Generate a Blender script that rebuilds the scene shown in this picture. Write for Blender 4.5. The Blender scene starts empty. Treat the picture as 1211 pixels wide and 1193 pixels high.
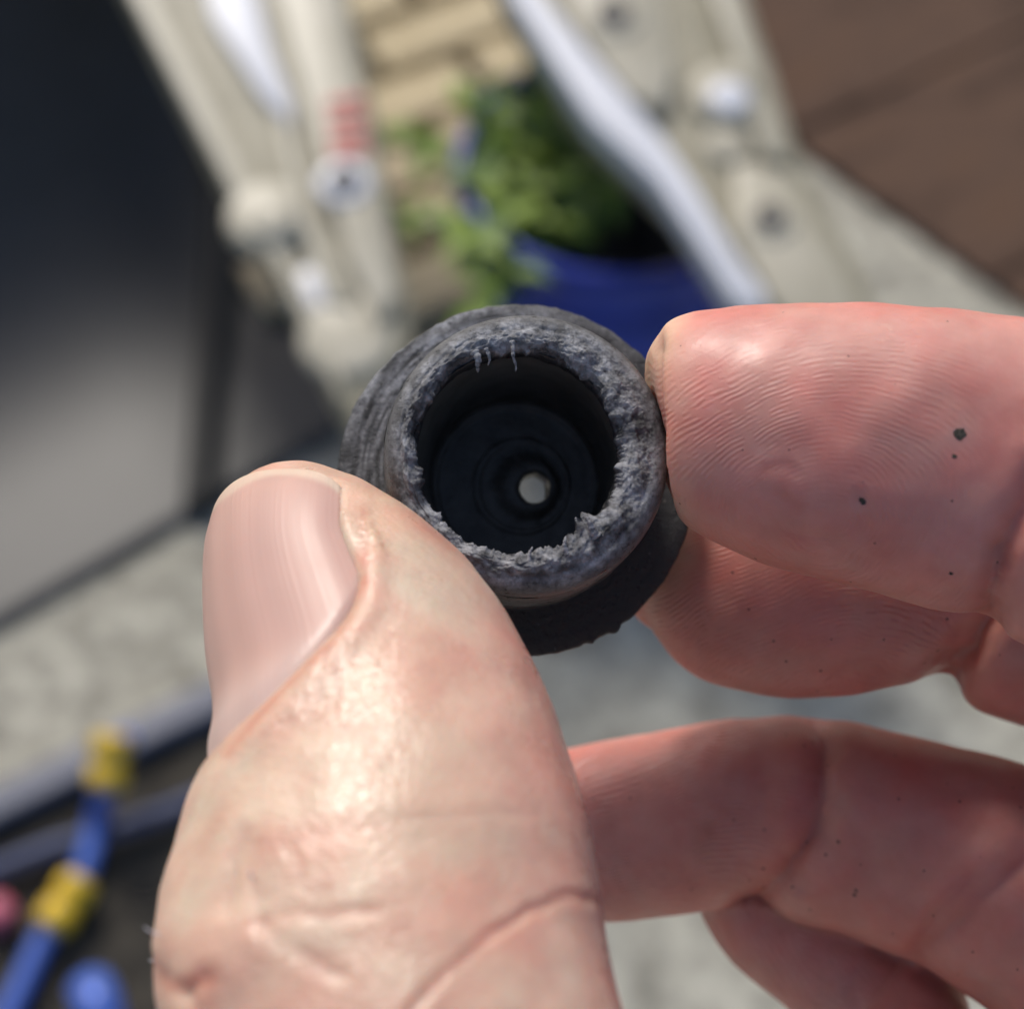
import bpy, bmesh, math, random
import numpy as np
from mathutils import Vector, Matrix
from mathutils.kdtree import KDTree

random.seed(7); RNG = np.random.default_rng(7)
R = math.radians
scene = bpy.context.scene

# ------------------------------------------------------------------ camera, sky, sun, exposure
TILT = 55.0                     # degrees below the horizon
CAM = np.array([0.0, 0.0, 1.40])
FOCUS = 115.0                   # mm from the lens to the plane of the bushing
PXMM = 17.5                     # photograph pixels per mm in that plane (1211 wide)
cr = np.array([1.0, 0, 0])
cf = np.array([0, math.cos(R(TILT)), -math.sin(R(TILT))])
cu = np.cross(cr, cf)
cam_d = bpy.data.cameras.new('camera')
cam_d.sensor_width = 36; cam_d.sensor_fit = 'HORIZONTAL'
cam_d.lens = 18.0 / (1211 / 2 / PXMM / FOCUS)
cam_d.clip_start = 0.005; cam_d.clip_end = 200
cam_d.dof.use_dof = True
cam_d.dof.focus_distance = 0.1115
cam_d.dof.aperture_fstop = cam_d.lens / 2.3
cam = bpy.data.objects.new('camera', cam_d)
scene.collection.objects.link(cam)
cam.matrix_world = Matrix(((cr[0], cu[0], -cf[0], CAM[0]), (cr[1], cu[1], -cf[1], CAM[1]),
                           (cr[2], cu[2], -cf[2], CAM[2]), (0, 0, 0, 1)))
scene.camera = cam

SUN_LOCAL = np.array([-0.24, 0.90, 0.20])        # towards the sun, in right/up/back of the lens
sd = SUN_LOCAL[0] * cr + SUN_LOCAL[1] * cu - SUN_LOCAL[2] * cf
sd /= np.linalg.norm(sd)
elev = math.asin(sd[2]); azim = math.atan2(sd[0], sd[1])
world = bpy.data.worlds.new('World'); scene.world = world; world.use_nodes = True
wn = world.node_tree.nodes; wl = world.node_tree.links
sky = wn.new('ShaderNodeTexSky'); sky.sky_type = 'NISHITA'; sky.sun_disc = False
sky.sun_elevation = elev; sky.sun_rotation = azim
sky.air_density = 1.0; sky.dust_density = 3.0; sky.ozone_density = 1.0
bg = wn['Background']; bg.inputs['Strength'].default_value = 0.078
wl.new(sky.outputs[0], bg.inputs[0])
sun_d = bpy.data.lights.new('sun', 'SUN'); sun_d.energy = 1.5; sun_d.angle = R(15); sun_d.color = (1.0, 0.95, 0.87)
sun = bpy.data.objects.new('sun', sun_d); scene.collection.objects.link(sun)
sun.rotation_euler = Vector(sd).to_track_quat('Z', 'Y').to_euler()
sun.location = (0, 0, 3)
vs = scene.view_settings
vs.view_transform = 'Standard'; vs.look = 'None'; vs.exposure = 0.88; vs.gamma = 1.0; vs.use_curve_mapping = False
cy = scene.cycles
cy.max_bounces = 6; cy.diffuse_bounces = 3; cy.glossy_bounces = 2; cy.transmission_bounces = 2; cy.volume_bounces = 0
cy.use_adaptive_sampling = True; cy.adaptive_threshold = 0.02; cy.caustics_reflective = False; cy.caustics_refractive = False
scene.display_settings.display_device = 'sRGB'

# ------------------------------------------------------------------ helpers
def to_world(P):                # (n,3) in mm right/up/back about the focus point -> metres
    P = np.asarray(P, float)
    q = CAM + (P[..., 0:1] * cr + P[..., 1:2] * cu + (FOCUS - P[..., 2:3]) * cf) * 0.001
    return q
def dir_world(d):
    d = np.asarray(d, float)
    return d[..., 0:1] * cr + d[..., 1:2] * cu - d[..., 2:3] * cf
def mm(x, y, w=0.0):            # photograph pixel at depth w -> mm
    s = (FOCUS - w) / FOCUS / PXMM
    return np.array([(x - 605.5) * s, -(y - 596.5) * s, w])
def ray(x, y):
    d = mm(x, y, 0.0); d = d[0] * cr + d[1] * cu + FOCUS * cf
    return d / np.linalg.norm(d)
def hit(x, y, P=(0, 0, 0), N=(0, 0, 1)):
    d = ray(x, y); P = np.asarray(P, float); N = np.asarray(N, float)
    return CAM + d * (np.dot(P - CAM, N) / np.dot(d, N))

def tag(o, label=None, cat=None, group=None, kind=None):
    if label: o['label'] = label
    if cat: o['category'] = cat
    if group: o['group'] = group
    if kind: o['kind'] = kind
    return o
def link(name, me, mat=None, parent=None, loc=None):
    o = bpy.data.objects.new(name, me)
    scene.collection.objects.link(o)
    if mat is not None and me is not None and not me.materials: me.materials.append(mat)
    if parent is not None: o.parent = parent
    if loc is not None: o.location = loc
    return o
def mesh(name, V, F, smooth=True):
    me = bpy.data.meshes.new(name)
    me.from_pydata([tuple(map(float, v)) for v in V], [], [tuple(map(int, f)) for f in F])
    me.update()
    if smooth: me.polygons.foreach_set('use_smooth', [True] * len(me.polygons))
    return me
def empty(name, loc=(0, 0, 0)):
    o = bpy.data.objects.new(name, None); scene.collection.objects.link(o)
    o.location = loc; o.empty_display_size = 0.05
    return o

def _hash(ix, iy, iz, seed):
    h = (ix.astype(np.int64) * 374761393 + iy.astype(np.int64) * 668265263 + iz.astype(np.int64) * 2147483647 + seed * 1274126177) & 0xFFFFFFFF
    h = ((h ^ (h >> 13)) * 1274126177) & 0xFFFFFFFF
    h = (h ^ (h >> 16)) & 0xFFFFFFFF
    return h / 2147483648.0 - 1.0
def vnoise(P, f=1.0, seed=0):
    P = np.asarray(P, float) * f
    i = np.floor(P).astype(np.int64); t = P - i; t = t * t * t * (t * (t * 6 - 15) + 10)
    out = 0
    for a in (0, 1):
        for b in (0, 1):
            for c in (0, 1):
                wgt = (t[..., 0] if a else 1 - t[..., 0]) * (t[..., 1] if b else 1 - t[..., 1]) * (t[..., 2] if c else 1 - t[..., 2])
                out = out + wgt * _hash(i[..., 0] + a, i[..., 1] + b, i[..., 2] + c, seed)
    return out
def fbm(P, f=1.0, seed=0, oct=4, gain=0.5):
    s = 0; a = 1.0
    for k in range(oct):
        s = s + a * vnoise(P, f * 2 ** k, seed + k * 17); a *= gain
    return s
def sstep(a, b, x):
    t = np.clip((x - a) / (b - a), 0, 1); return t * t * (3 - 2 * t)

# ------------------------------------------------------------------ materials
def new_mat(name):
    m = bpy.data.materials.new(name); m.use_nodes = True
    nt = m.node_tree; b = nt.nodes['Principled BSDF']
    return m, nt, b
def N(nt, t, **kw):
    n = nt.nodes.new(t)
    for k, v in kw.items():
        if hasattr(n, k) and k not in n.inputs: setattr(n, k, v)
        else: n.inputs[k].default_value = v
    return n
def ramp(nt, fac, stops):
    r = nt.nodes.new('ShaderNodeValToRGB')
    e = r.color_ramp.elements
    while len(e) < len(stops): e.new(0.5)
    for k, (p, c) in enumerate(stops):
        e[k].position = p; e[k].color = (*c, 1)
    nt.links.new(fac, r.inputs[0])
    return r
def surf(name, c1, c2, scale=20, rough=0.7, bump=0.3, bdist=0.002, detail=6, spec=0.5, c3=None, metallic=0.0, stretch=None):
    m, nt, b = new_mat(name)
    tc = nt.nodes.new('ShaderNodeTexCoord')
    src = tc.outputs['Object']
    if stretch:
        mp = nt.nodes.new('ShaderNodeMapping'); mp.inputs['Scale'].default_value = stretch
        nt.links.new(src, mp.inputs[0]); src = mp.outputs[0]
    n1 = N(nt, 'ShaderNodeTexNoise', Scale=scale, Detail=detail, Roughness=0.65)
    nt.links.new(src, n1.inputs['Vector'])
    st = [(0.33, c1), (0.67, c2)] if c3 is None else [(0.3, c1), (0.5, c2), (0.7, c3)]
    r = ramp(nt, n1.outputs[0], st)
    nt.links.new(r.outputs[0], b.inputs['Base Color'])
    b.inputs['Roughness'].default_value = rough
    b.inputs['Specular IOR Level'].default_value = spec
    b.inputs['Metallic'].default_value = metallic
    if bump:
        n2 = N(nt, 'ShaderNodeTexNoise', Scale=scale * 4, Detail=8.0, Roughness=0.7)
        nt.links.new(src, n2.inputs['Vector'])
        bp = N(nt, 'ShaderNodeBump', Strength=bump, Distance=bdist)
        nt.links.new(n2.outputs[0], bp.inputs['Height']); nt.links.new(bp.outputs[0], b.inputs['Normal'])
    return m

M_conc = surf('concrete', (0.12, 0.113, 0.092), (0.34, 0.325, 0.27), 30, 0.85, 0.5, 0.003, c3=(0.53, 0.51, 0.43), detail=4)
M_soil = surf('soil', (0.03, 0.026, 0.02), (0.075, 0.065, 0.05), 30, 0.9, 0.8, 0.01)
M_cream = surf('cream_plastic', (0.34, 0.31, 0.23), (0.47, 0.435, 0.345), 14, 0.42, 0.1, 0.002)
M_cream_shade = surf('shaded_cream_plastic', (0.20, 0.185, 0.125), (0.33, 0.30, 0.215), 16, 0.5, 0.1, 0.002)  # darker cream: olive shadow between the ribs put into the colour
M_white = surf('pale_metal_sky_sheen', (0.58, 0.59, 0.63), (0.68, 0.69, 0.73), 12, 0.38, 0.1, 0.001)  # skylight sheen of the channel walls put into the colour; bosses share it
M_hole = surf('hole_shade', (0.02, 0.02, 0.025), (0.04, 0.04, 0.045), 40, 0.7, 0)
M_red = surf('red_label', (0.45, 0.12, 0.10), (0.55, 0.17, 0.14), 40, 0.6, 0)
M_brick = surf('tan_brick', (0.44, 0.36, 0.22), (0.55, 0.46, 0.30), 18, 0.85, 0.6, 0.003)
M_brick2 = surf('dull_brick', (0.34, 0.27, 0.17), (0.46, 0.38, 0.25), 22, 0.85, 0.6, 0.003)
M_mortar = surf('mortar', (0.15, 0.125, 0.085), (0.22, 0.19, 0.135), 30, 0.9, 0.6, 0.003)
M_blue = surf('blue_glaze', (0.014, 0.026, 0.22), (0.03, 0.06, 0.44), 9, 0.22, 0.1, 0.002)
M_leaf = surf('leaf', (0.13, 0.22, 0.02), (0.24, 0.34, 0.05), 14, 0.5, 0.2, 0.002)
M_leaf2 = surf('leaf_dark', (0.07, 0.14, 0.03), (0.13, 0.22, 0.05), 14, 0.45, 0.2, 0.002)
M_wood = surf('brown_wood', (0.034, 0.020, 0.014), (0.095, 0.058, 0.041), 3.2, 0.85, 0.5, 0.002, spec=0.15, stretch=(1.5, 5.0, 5.0), c3=(0.10, 0.058, 0.037))
M_dark = surf('charcoal_plastic', (0.018, 0.0185, 0.020), (0.024, 0.0245, 0.027), 20, 0.52, 0.1, 0.001, spec=0.75)
M_seam = surf('seam_rubber', (0.006, 0.006, 0.006), (0.010, 0.010, 0.010), 20, 0.6, 0)
M_edge = surf('blue_grey_edging', (0.075, 0.085, 0.125), (0.11, 0.12, 0.165), 20, 0.5, 0.2, 0.002)
M_hose = surf('blue_hose', (0.05, 0.11, 0.42), (0.08, 0.16, 0.55), 20, 0.3, 0)
M_navy = surf('navy_hose', (0.016, 0.028, 0.085), (0.028, 0.045, 0.12), 20, 0.5, 0)
M_yel = surf('yellow_plastic', (0.62, 0.40, 0.02), (0.72, 0.48, 0.03), 20, 0.4, 0)
M_pink = surf('pink_plastic', (0.45, 0.10, 0.16), (0.5, 0.13, 0.19), 20, 0.4, 0)

def skin_material():
    m, nt, b = new_mat('skin'); L = nt.links.new
    tc = nt.nodes.new('ShaderNodeTexCoord')
    col = N(nt, 'ShaderNodeAttribute', attribute_name='skin')
    n1 = N(nt, 'ShaderNodeTexNoise', Scale=260.0, Detail=5.0, Roughness=0.6); L(tc.outputs['Object'], n1.inputs['Vector'])
    mot = ramp(nt, n1.outputs[0], [(0.3, (0.88, 0.80, 0.78)), (0.7, (1.07, 1.07, 1.05))])
    mx = N(nt, 'ShaderNodeMix', data_type='RGBA', blend_type='MULTIPLY'); mx.inputs[0].default_value = 1.0
    L(col.outputs['Color'], mx.inputs[6]); L(mot.outputs[0], mx.inputs[7])
    # small dark specks of dirt
    vo = N(nt, 'ShaderNodeTexVoronoi', Scale=620.0); L(tc.outputs['Object'], vo.inputs['Vector'])
    dn = N(nt, 'ShaderNodeTexNoise', Scale=90.0, Detail=2.0); L(tc.outputs['Object'], dn.inputs['Vector'])
    da = N(nt, 'ShaderNodeAttribute', attribute_name='dirt')
    thr = N(nt, 'ShaderNodeMath', operation='MULTIPLY'); L(dn.outputs[0], thr.inputs[0]); L(da.outputs['Fac'], thr.inputs[1])
    lt = N(nt, 'ShaderNodeMath', operation='LESS_THAN'); L(vo.outputs['Distance'], lt.inputs[0]); L(thr.outputs[0], lt.inputs[1])
    dm = N(nt, 'ShaderNodeMath', operation='MULTIPLY'); L(lt.outputs[0], dm.inputs[0]); dm.inputs[1].default_value = 0.8
    mx2 = N(nt, 'ShaderNodeMix', data_type='RGBA'); L(dm.outputs[0], mx2.inputs[0]); L(mx.outputs[2], mx2.inputs[6])
    mx2.inputs[7].default_value = (0.04, 0.022, 0.018, 1)
    # friction ridges: darker furrows
    ph = N(nt, 'ShaderNodeAttribute', attribute_name='ridge')
    am = N(nt, 'ShaderNodeAttribute', attribute_name='ridge_amp')
    sn = N(nt, 'ShaderNodeMath', operation='SINE'); L(ph.outputs['Fac'], sn.inputs[0])
    bk0 = N(nt, 'ShaderNodeTexNoise', Scale=1300.0, Detail=3.0); L(tc.outputs['Object'], bk0.inputs['Vector'])
    bk = ramp(nt, bk0.outputs[0], [(0.42, (0.02,) * 3), (0.58, (1.0,) * 3)])
    sn2 = N(nt, 'ShaderNodeMath', operation='MULTIPLY'); L(sn.outputs[0], sn2.inputs[0]); L(bk.outputs[0], sn2.inputs[1])
    rid = N(nt, 'ShaderNodeMath', operation='MULTIPLY'); L(sn2.outputs[0], rid.inputs[0]); L(am.outputs['Fac'], rid.inputs[1])
    b1 = N(nt, 'ShaderNodeBump', Strength=1.0, Distance=0.00011); L(rid.outputs[0], b1.inputs['Height'])
    # fine skin lines elsewhere
    mi = N(nt, 'ShaderNodeAttribute', attribute_name='micro'); inv = N(nt, 'ShaderNodeMath', operation='MULTIPLY'); L(mi.outputs['Fac'], inv.inputs[0]); inv.inputs[1].default_value = 1.0
    aa = N(nt, 'ShaderNodeAttribute', attribute_name='along'); ab = N(nt, 'ShaderNodeAttribute', attribute_name='across')
    cx = nt.nodes.new('ShaderNodeCombineXYZ'); L(aa.outputs['Fac'], cx.inputs[0]); L(ab.outputs['Fac'], cx.inputs[1])
    mp = nt.nodes.new('ShaderNodeMapping'); mp.inputs['Scale'].default_value = (4.2, 1.7, 1.0); L(cx.outputs[0], mp.inputs[0])
    v2 = N(nt, 'ShaderNodeTexVoronoi', Scale=1.0, feature='DISTANCE_TO_EDGE'); L(mp.outputs[0], v2.inputs['Vector'])
    ve = N(nt, 'ShaderNodeMath', operation='MINIMUM'); L(v2.outputs['Distance'], ve.inputs[0]); ve.inputs[1].default_value = 0.16
    ve2 = N(nt, 'ShaderNodeMath', operation='MULTIPLY'); L(ve.outputs[0], ve2.inputs[0]); ve2.inputs[1].default_value = 2.2
    v3 = N(nt, 'ShaderNodeTexVoronoi', Scale=2100.0, feature='F1'); L(tc.outputs['Object'], v3.inputs['Vector'])
    n3 = N(nt, 'ShaderNodeTexNoise', Scale=900.0, Detail=6.0, Roughness=0.6); L(tc.outputs['Object'], n3.inputs['Vector'])
    ad0 = N(nt, 'ShaderNodeMath', operation='SUBTRACT'); L(ve2.outputs[0], ad0.inputs[0]); L(v3.outputs['Distance'], ad0.inputs[1])
    ad = N(nt, 'ShaderNodeMath', operation='ADD'); L(ad0.outputs[0], ad.inputs[0]); L(n3.outputs[0], ad.inputs[1])
    ad2 = N(nt, 'ShaderNodeMath', operation='MULTIPLY'); L(ad.outputs[0], ad2.inputs[0]); L(inv.outputs[0], ad2.inputs[1])
    b2 = N(nt, 'ShaderNodeBump', Strength=0.36, Distance=0.00009); L(ad2.outputs[0], b2.inputs['Height']); L(b1.outputs[0], b2.inputs['Normal'])
    L(b2.outputs[0], b.inputs['Normal'])
    L(mx2.outputs[2], b.inputs['Base Color'])
    n4 = N(nt, 'ShaderNodeTexNoise', Scale=350.0, Detail=4.0); L(tc.outputs['Object'], n4.inputs['Vector'])
    rr = ramp(nt, n4.outputs[0], [(0.3, (0.24,) * 3), (0.7, (0.42,) * 3)])
    im = N(nt, 'ShaderNodeMath', operation='MULTIPLY_ADD'); L(mi.outputs['Fac'], im.inputs[0]); im.inputs[1].default_value = -0.18; im.inputs[2].default_value = 0.18
    ra = N(nt, 'ShaderNodeMath', operation='ADD'); L(rr.outputs[0], ra.inputs[0]); L(im.outputs[0], ra.inputs[1])
    L(ra.outputs[0], b.inputs['Roughness'])
    b.inputs['Specular IOR Level'].default_value = 0.5
    b.inputs['Subsurface Weight'].default_value = 0.75
    b.inputs['Subsurface Radius'].default_value = (1.0, 0.38, 0.22)
    b.inputs['Subsurface Scale'].default_value = 0.0028
    return m
M_skin = skin_material()

def nail_material():
    m, nt, b = new_mat('nail'); L = nt.links.new
    col = N(nt, 'ShaderNodeAttribute', attribute_name='skin')
    L(col.outputs['Color'], b.inputs['Base Color'])
    tc = nt.nodes.new('ShaderNodeTexCoord')
    at = N(nt, 'ShaderNodeAttribute', attribute_name='across')
    cmb = nt.nodes.new('ShaderNodeCombineXYZ'); L(at.outputs['Fac'], cmb.inputs[0])
    n1 = N(nt, 'ShaderNodeTexNoise', Scale=3.2, Detail=5.0); L(cmb.outputs[0], n1.inputs['Vector'])
    bp = N(nt, 'ShaderNodeBump', Strength=0.3, Distance=0.00012); L(n1.outputs[0], bp.inputs['Height'])
    L(bp.outputs[0], b.inputs['Normal'])
    b.inputs['Roughness'].default_value = 0.40
    b.inputs['Subsurface Weight'].default_value = 0.4
    b.inputs['Subsurface Radius'].default_value = (1.0, 0.5, 0.35)
    b.inputs['Subsurface Scale'].default_value = 0.0012
    return m
M_nail = nail_material()

def rubber_material():
    m, nt, b = new_mat('worn_rubber'); L = nt.links.new
    tc = nt.nodes.new('ShaderNodeTexCoord')
    wr = N(nt, 'ShaderNodeAttribute', attribute_name='wear')
    n1 = N(nt, 'ShaderNodeTexNoise', Scale=1900.0, Detail=8.0, Roughness=0.72); L(tc.outputs['Object'], n1.inputs['Vector'])
    r1 = ramp(nt, n1.outputs[0], [(0.33, (0.15,) * 3), (0.70, (1.25,) * 3)])
    ml = N(nt, 'ShaderNodeMath', operation='MULTIPLY', use_clamp=True); L(wr.outputs['Fac'], ml.inputs[0]); L(r1.outputs[0], ml.inputs[1])
    mx = N(nt, 'ShaderNodeMix', data_type='RGBA'); L(ml.outputs[0], mx.inputs[0])
    mx.inputs[6].default_value = (0.014, 0.014, 0.016, 1); mx.inputs[7].default_value = (0.42, 0.425, 0.45, 1)
    # dust grains
    vo = N(nt, 'ShaderNodeTexVoronoi', Scale=1100.0); L(tc.outputs['Object'], vo.inputs['Vector'])
    n2 = N(nt, 'ShaderNodeTexNoise', Scale=300.0, Detail=3.0); L(tc.outputs['Object'], n2.inputs['Vector'])
    th = N(nt, 'ShaderNodeMath', operation='MULTIPLY_ADD'); L(n2.outputs[0], th.inputs[0]); th.inputs[1].default_value = 0.5; th.inputs[2].default_value = -0.17
    lt = N(nt, 'ShaderNodeMath', operation='LESS_THAN'); L(vo.outputs['Distance'], lt.inputs[0]); L(th.outputs[0], lt.inputs[1])
    dm = N(nt, 'ShaderNodeMath', operation='MULTIPLY'); L(lt.outputs[0], dm.inputs[0]); dm.inputs[1].default_value = 0.45
    mx2 = N(nt, 'ShaderNodeMix', data_type='RGBA'); L(dm.outputs[0], mx2.inputs[0]); L(mx.outputs[2], mx2.inputs[6]); mx2.inputs[7].default_value = (0.25, 0.24, 0.22, 1)
    L(mx2.outputs[2], b.inputs['Base Color'])
    n3 = N(nt, 'ShaderNodeTexNoise', Scale=2200.0, Detail=6.0, Roughness=0.75); L(tc.outputs['Object'], n3.inputs['Vector'])
    bp = N(nt, 'ShaderNodeBump', Strength=0.8, Distance=0.00026); L(n3.outputs[0], bp.inputs['Height']); L(bp.outputs[0], b.inputs['Normal'])
    rr = ramp(nt, n1.outputs[0], [(0.3, (0.20,) * 3), (0.7, (0.5,) * 3)]); L(rr.outputs[0], b.inputs['Roughness'])
    return m
M_rub = rubber_material()
M_bore = surf('smooth_rubber', (0.060, 0.054, 0.046), (0.13, 0.12, 0.105), 420, 0.40, 0.6, 0.00010, detail=7)

# ------------------------------------------------------------------ the setting
def poly_ground(name, pts, z, mat, kind='structure', label=None):
    V = []
    for (x, y) in pts:
        p = hit(x, y); V.append((p[0], p[1], z))
    me = mesh(name, V, [list(range(len(V)))], False)
    if me.polygons[0].normal.z < 0: me.flip_normals()
    o = link(name, me, mat); tag(o, label, kind=kind)
    return o
g = 30.0
ground = link('ground', mesh('ground', [(-g, -g, 0), (g, -g, 0), (g, g, 0), (-g, g, 0)], [(0, 1, 2, 3)], False), M_conc)
tag(ground, 'pale grey beige speckled concrete paving', kind='structure')
soil = poly_ground('soil_bed', [(-700, 1330), (-60, 1000), (300, 828), (420, 1010), (760, 1700), (-300, 2300)], 0.004, M_soil)
tag(soil, 'dark brown bare soil at the lower left')

GA = np.array([math.cos(R(30)), math.sin(R(30)), 0]); GB = np.array([-GA[1], GA[0], 0]); UP = np.array([0, 0, 1.0])
def box_mesh(name, c, ax, ay, az, hx, hy, hz, bev=0.0, seg=2):
    bm = bmesh.new(); bmesh.ops.create_cube(bm, size=1)
    for v in bm.verts: v.co = Vector((v.co.x * 2 * hx, v.co.y * 2 * hy, v.co.z * 2 * hz))
    if bev: bmesh.ops.bevel(bm, geom=bm.edges[:], offset=bev, segments=seg, affect='EDGES', profile=0.5)
    me = bpy.data.meshes.new(name); bm.to_mesh(me); bm.free()
    Mx = Matrix(((ax[0], ay[0], az[0], c[0]), (ax[1], ay[1], az[1], c[1]), (ax[2], ay[2], az[2], c[2]), (0, 0, 0, 1)))
    return me, Mx
def cyl_mesh(name, r0, r1, h, seg=32, bev=0.0):
    bm = bmesh.new(); bmesh.ops.create_cone(bm, cap_ends=True, segments=seg, radius1=r0, radius2=r1, depth=h)
    if bev:
        es = [e for e in bm.edges if len(e.link_faces) == 2 and any(len(f.verts) > 4 for f in e.link_faces)]
        bmesh.ops.bevel(bm, geom=es, offset=bev, segments=3, affect='EDGES', profile=0.5)
    me = bpy.data.meshes.new(name); bm.to_mesh(me); bm.free()
    return me
def tube_mesh(name, pts, rad, seg=14):
    pts = [np.asarray(p, float) for p in pts]; V = []; F = []
    for i, p in enumerate(pts):
        t = pts[min(i + 1, len(pts) - 1)] - pts[max(i - 1, 0)]; t /= np.linalg.norm(t)
        a = np.cross(t, UP); a = a / (np.linalg.norm(a) + 1e-9); b = np.cross(a, t)
        r = rad[i] if hasattr(rad, '__len__') else rad
        for k in range(seg):
            th = 2 * math.pi * k / seg; V.append(p + r * (math.cos(th) * a + math.sin(th) * b))
    n = len(pts)
    for i in range(n - 1):
        for k in range(seg):
            F.append((i * seg + k, i * seg + (k + 1) % seg, (i + 1) * seg + (k + 1) % seg, (i + 1) * seg + k))
    F.append(list(range(seg))[::-1]); F.append([(n - 1) * seg + k for k in range(seg)])
    return mesh(name, V, F)
def spline(pts, n=40):
    P = np.asarray(pts, float); out = []
    m = len(P)
    for q in np.linspace(0, m - 1, n):
        i = min(int(q), m - 2); t = q - i
        p0, p1, p2, p3 = P[max(i - 1, 0)], P[i], P[i + 1], P[min(i + 2, m - 1)]
        out.append(0.5 * ((2 * p1) + (p2 - p0) * t + (2 * p0 - 5 * p1 + 4 * p2 - p3) * t * t + (3 * p1 - p0 - 3 * p2 + p3) * t ** 3))
    return np.array(out)

# brick paving, each brick its own piece
bo = hit(520, 60)
brick_pave = poly_ground('brick_path', [(330, -420), (60, -380), (250, 60), (420, 470), (560, 440), (760, 330), (900, -60), (900, -420)], 0.004, M_mortar)
tag(brick_pave, 'tan brick paving in mortar seen through the cream frame')
BL, BW, BH, J = 0.176, 0.072, 0.05, 0.018
shared = {}
for k, mt in enumerate((M_brick, M_brick2)):
    me, _ = box_mesh('brick', (0, 0, 0), (1, 0, 0), (0, 1, 0), (0, 0, 1), BL / 2, BW / 2, BH / 2, 0.006, 2)
    me.materials.append(mt); shared[k] = me
for rrow in range(-9, 7):
    for cc in range(-3, 4):
        off = (BL + J) * (cc + (0.5 if rrow % 2 else 0.0)); y = (BW + J) * rrow
        p = bo + GA * off + GB * y
        d = p - CAM; z = np.dot(d, cf); px = 605.5 + np.dot(d, cr) / z * FOCUS * PXMM; py = 596.5 - np.dot(d, cu) / z * FOCUS * PXMM
        if not (330 < px < 800 and -160 < py < 400): continue
        o = link('brick', shared[random.choice((0, 0, 1))], parent=brick_pave)
        o.location = (p[0], p[1], 0.012 + random.uniform(-0.004, 0.006))
        o.rotation_euler = (random.uniform(-.02, .02), random.uniform(-.02, .02), R(30) + random.uniform(-.02, .02))

# wooden deck: boards running up to the right, cut off along one edge
deck = empty('wooden_deck', tuple(hit(1120, 300))); tag(deck, 'dark brown wooden deck boards at the upper right', kind='structure')
e0 = hit(930, 170); e1 = hit(1215, 372); ed = (e1 - e0) / np.linalg.norm(e1 - e0)
bdir = np.array([math.cos(R(32)), math.sin(R(32)), 0]); bw = 0.30
nrm = np.array([-bdir[1], bdir[0], 0])
step = bw / abs(np.dot(ed, nrm))
for k in range(-7, 8):
    a = e0 + ed * step * k; b_ = e0 + ed * (step * (k + 1) - 0.0008 / abs(np.dot(ed, nrm)))
    Lb = 2.2; th = 0.011; jit = random.uniform(-.004, .004)
    V = []
    for z in (0.006, th + random.uniform(-.0006, .0006)):
        for p in (a + bdir * jit, b_ + bdir * jit, b_ + bdir * Lb, a + bdir * Lb): V.append((p[0], p[1], z))
    o_c = np.mean(np.array(V), axis=0)
    Rz = Matrix.Rotation(-R(32), 3, 'Z')
    V = [Rz @ Vector(np.array(v) - o_c) for v in V]
    me = mesh('deck_board', V, [(3, 2, 1, 0), (4, 5, 6, 7), (0, 1, 5, 4), (1, 2, 6, 5), (2, 3, 7, 6), (3, 0, 4, 7)], False)
    bm = bmesh.new(); bm.from_mesh(me); bmesh.ops.recalc_face_normals(bm, faces=bm.faces[:]); bmesh.ops.bevel(bm, geom=bm.edges[:], offset=0.004, segments=1, affect='EDGES'); bm.to_mesh(me); bm.free()
    o = link('deck_board', me, M_wood, deck)
    o.location = Vector(o_c) - deck.location; o.rotation_euler = (0, 0, R(32))

# ------------------------------------------------------------------ charcoal panel on the left
def charcoal_panel():
    A = hit(-260, 895); B = hit(432, 498)           # foot line on the concrete
    along = (B - A); Lp = np.linalg.norm(along); along /= Lp
    back = np.cross(UP, along); back = back if back[1] > 0 else -back
    prof = []; d = 0.0; h = 0.006; L_ = 0.0      # sheet that lies flat at its near edge and sweeps up
    for k in range(61):
        prof.append((d, h)); sl = R(1 + 50 * float(sstep(0.08, 0.52, L_)))
        d += 0.0145 * math.cos(sl); h += 0.0145 * math.sin(sl); L_ += 0.0145
    PD = np.array([p[0] for p in prof]); PH = np.array([p[1] for p in prof])
    V = []; F = []; nu = 30
    for i in range(nu + 1):
        s = i / nu
        for (d, h) in prof:
            p = A + along * (Lp * s) + along * 0.10 * d * s + back * d + UP * h
            V.append(p)
    m_ = len(prof)
    for i in range(nu):
        for j in range(m_ - 1): F.append((i * m_ + j, (i + 1) * m_ + j, (i + 1) * m_ + j + 1, i * m_ + j + 1))
    base = A + along * Lp / 2
    V = [v - base for v in V]
    me = mesh('shell', V, F)
    root = empty('charcoal_panel', tuple(base))
    tag(root, 'large dark charcoal panel with a vertical seam standing on the concrete at left', 'panel')
    o = link('shell', me, M_dark, root)
    md = o.modifiers.new('thick', 'SOLIDIFY'); md.thickness = 0.004; md.offset = 0
    # seam strip following the shell
    sp = []
    for (x, y) in [(238, 600), (240, 560), (246, 480), (252, 420), (258, 350), (263, 280), (266, 200), (268, 100)]:
        # march along the ray to the shell: nearest profile point
        d = ray(x, y); best = None
        for tt in np.linspace(1.0, 2.6, 900):
            p = CAM + d * tt; q = p - A; h = q[2]
            if h < 0 or h > PH[-1]: continue
            if h <= np.interp(np.dot(q, back), PD, PH) + 0.006: best = p; break
        if best is not None: sp.append(best - base)
    print('seam', len(sp))
    if len(sp) > 2:
        link('seam_strip', tube_mesh('seam_strip', spline(sp, 40), 0.018, 10), M_seam, root)
    return root
charcoal_panel()

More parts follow.
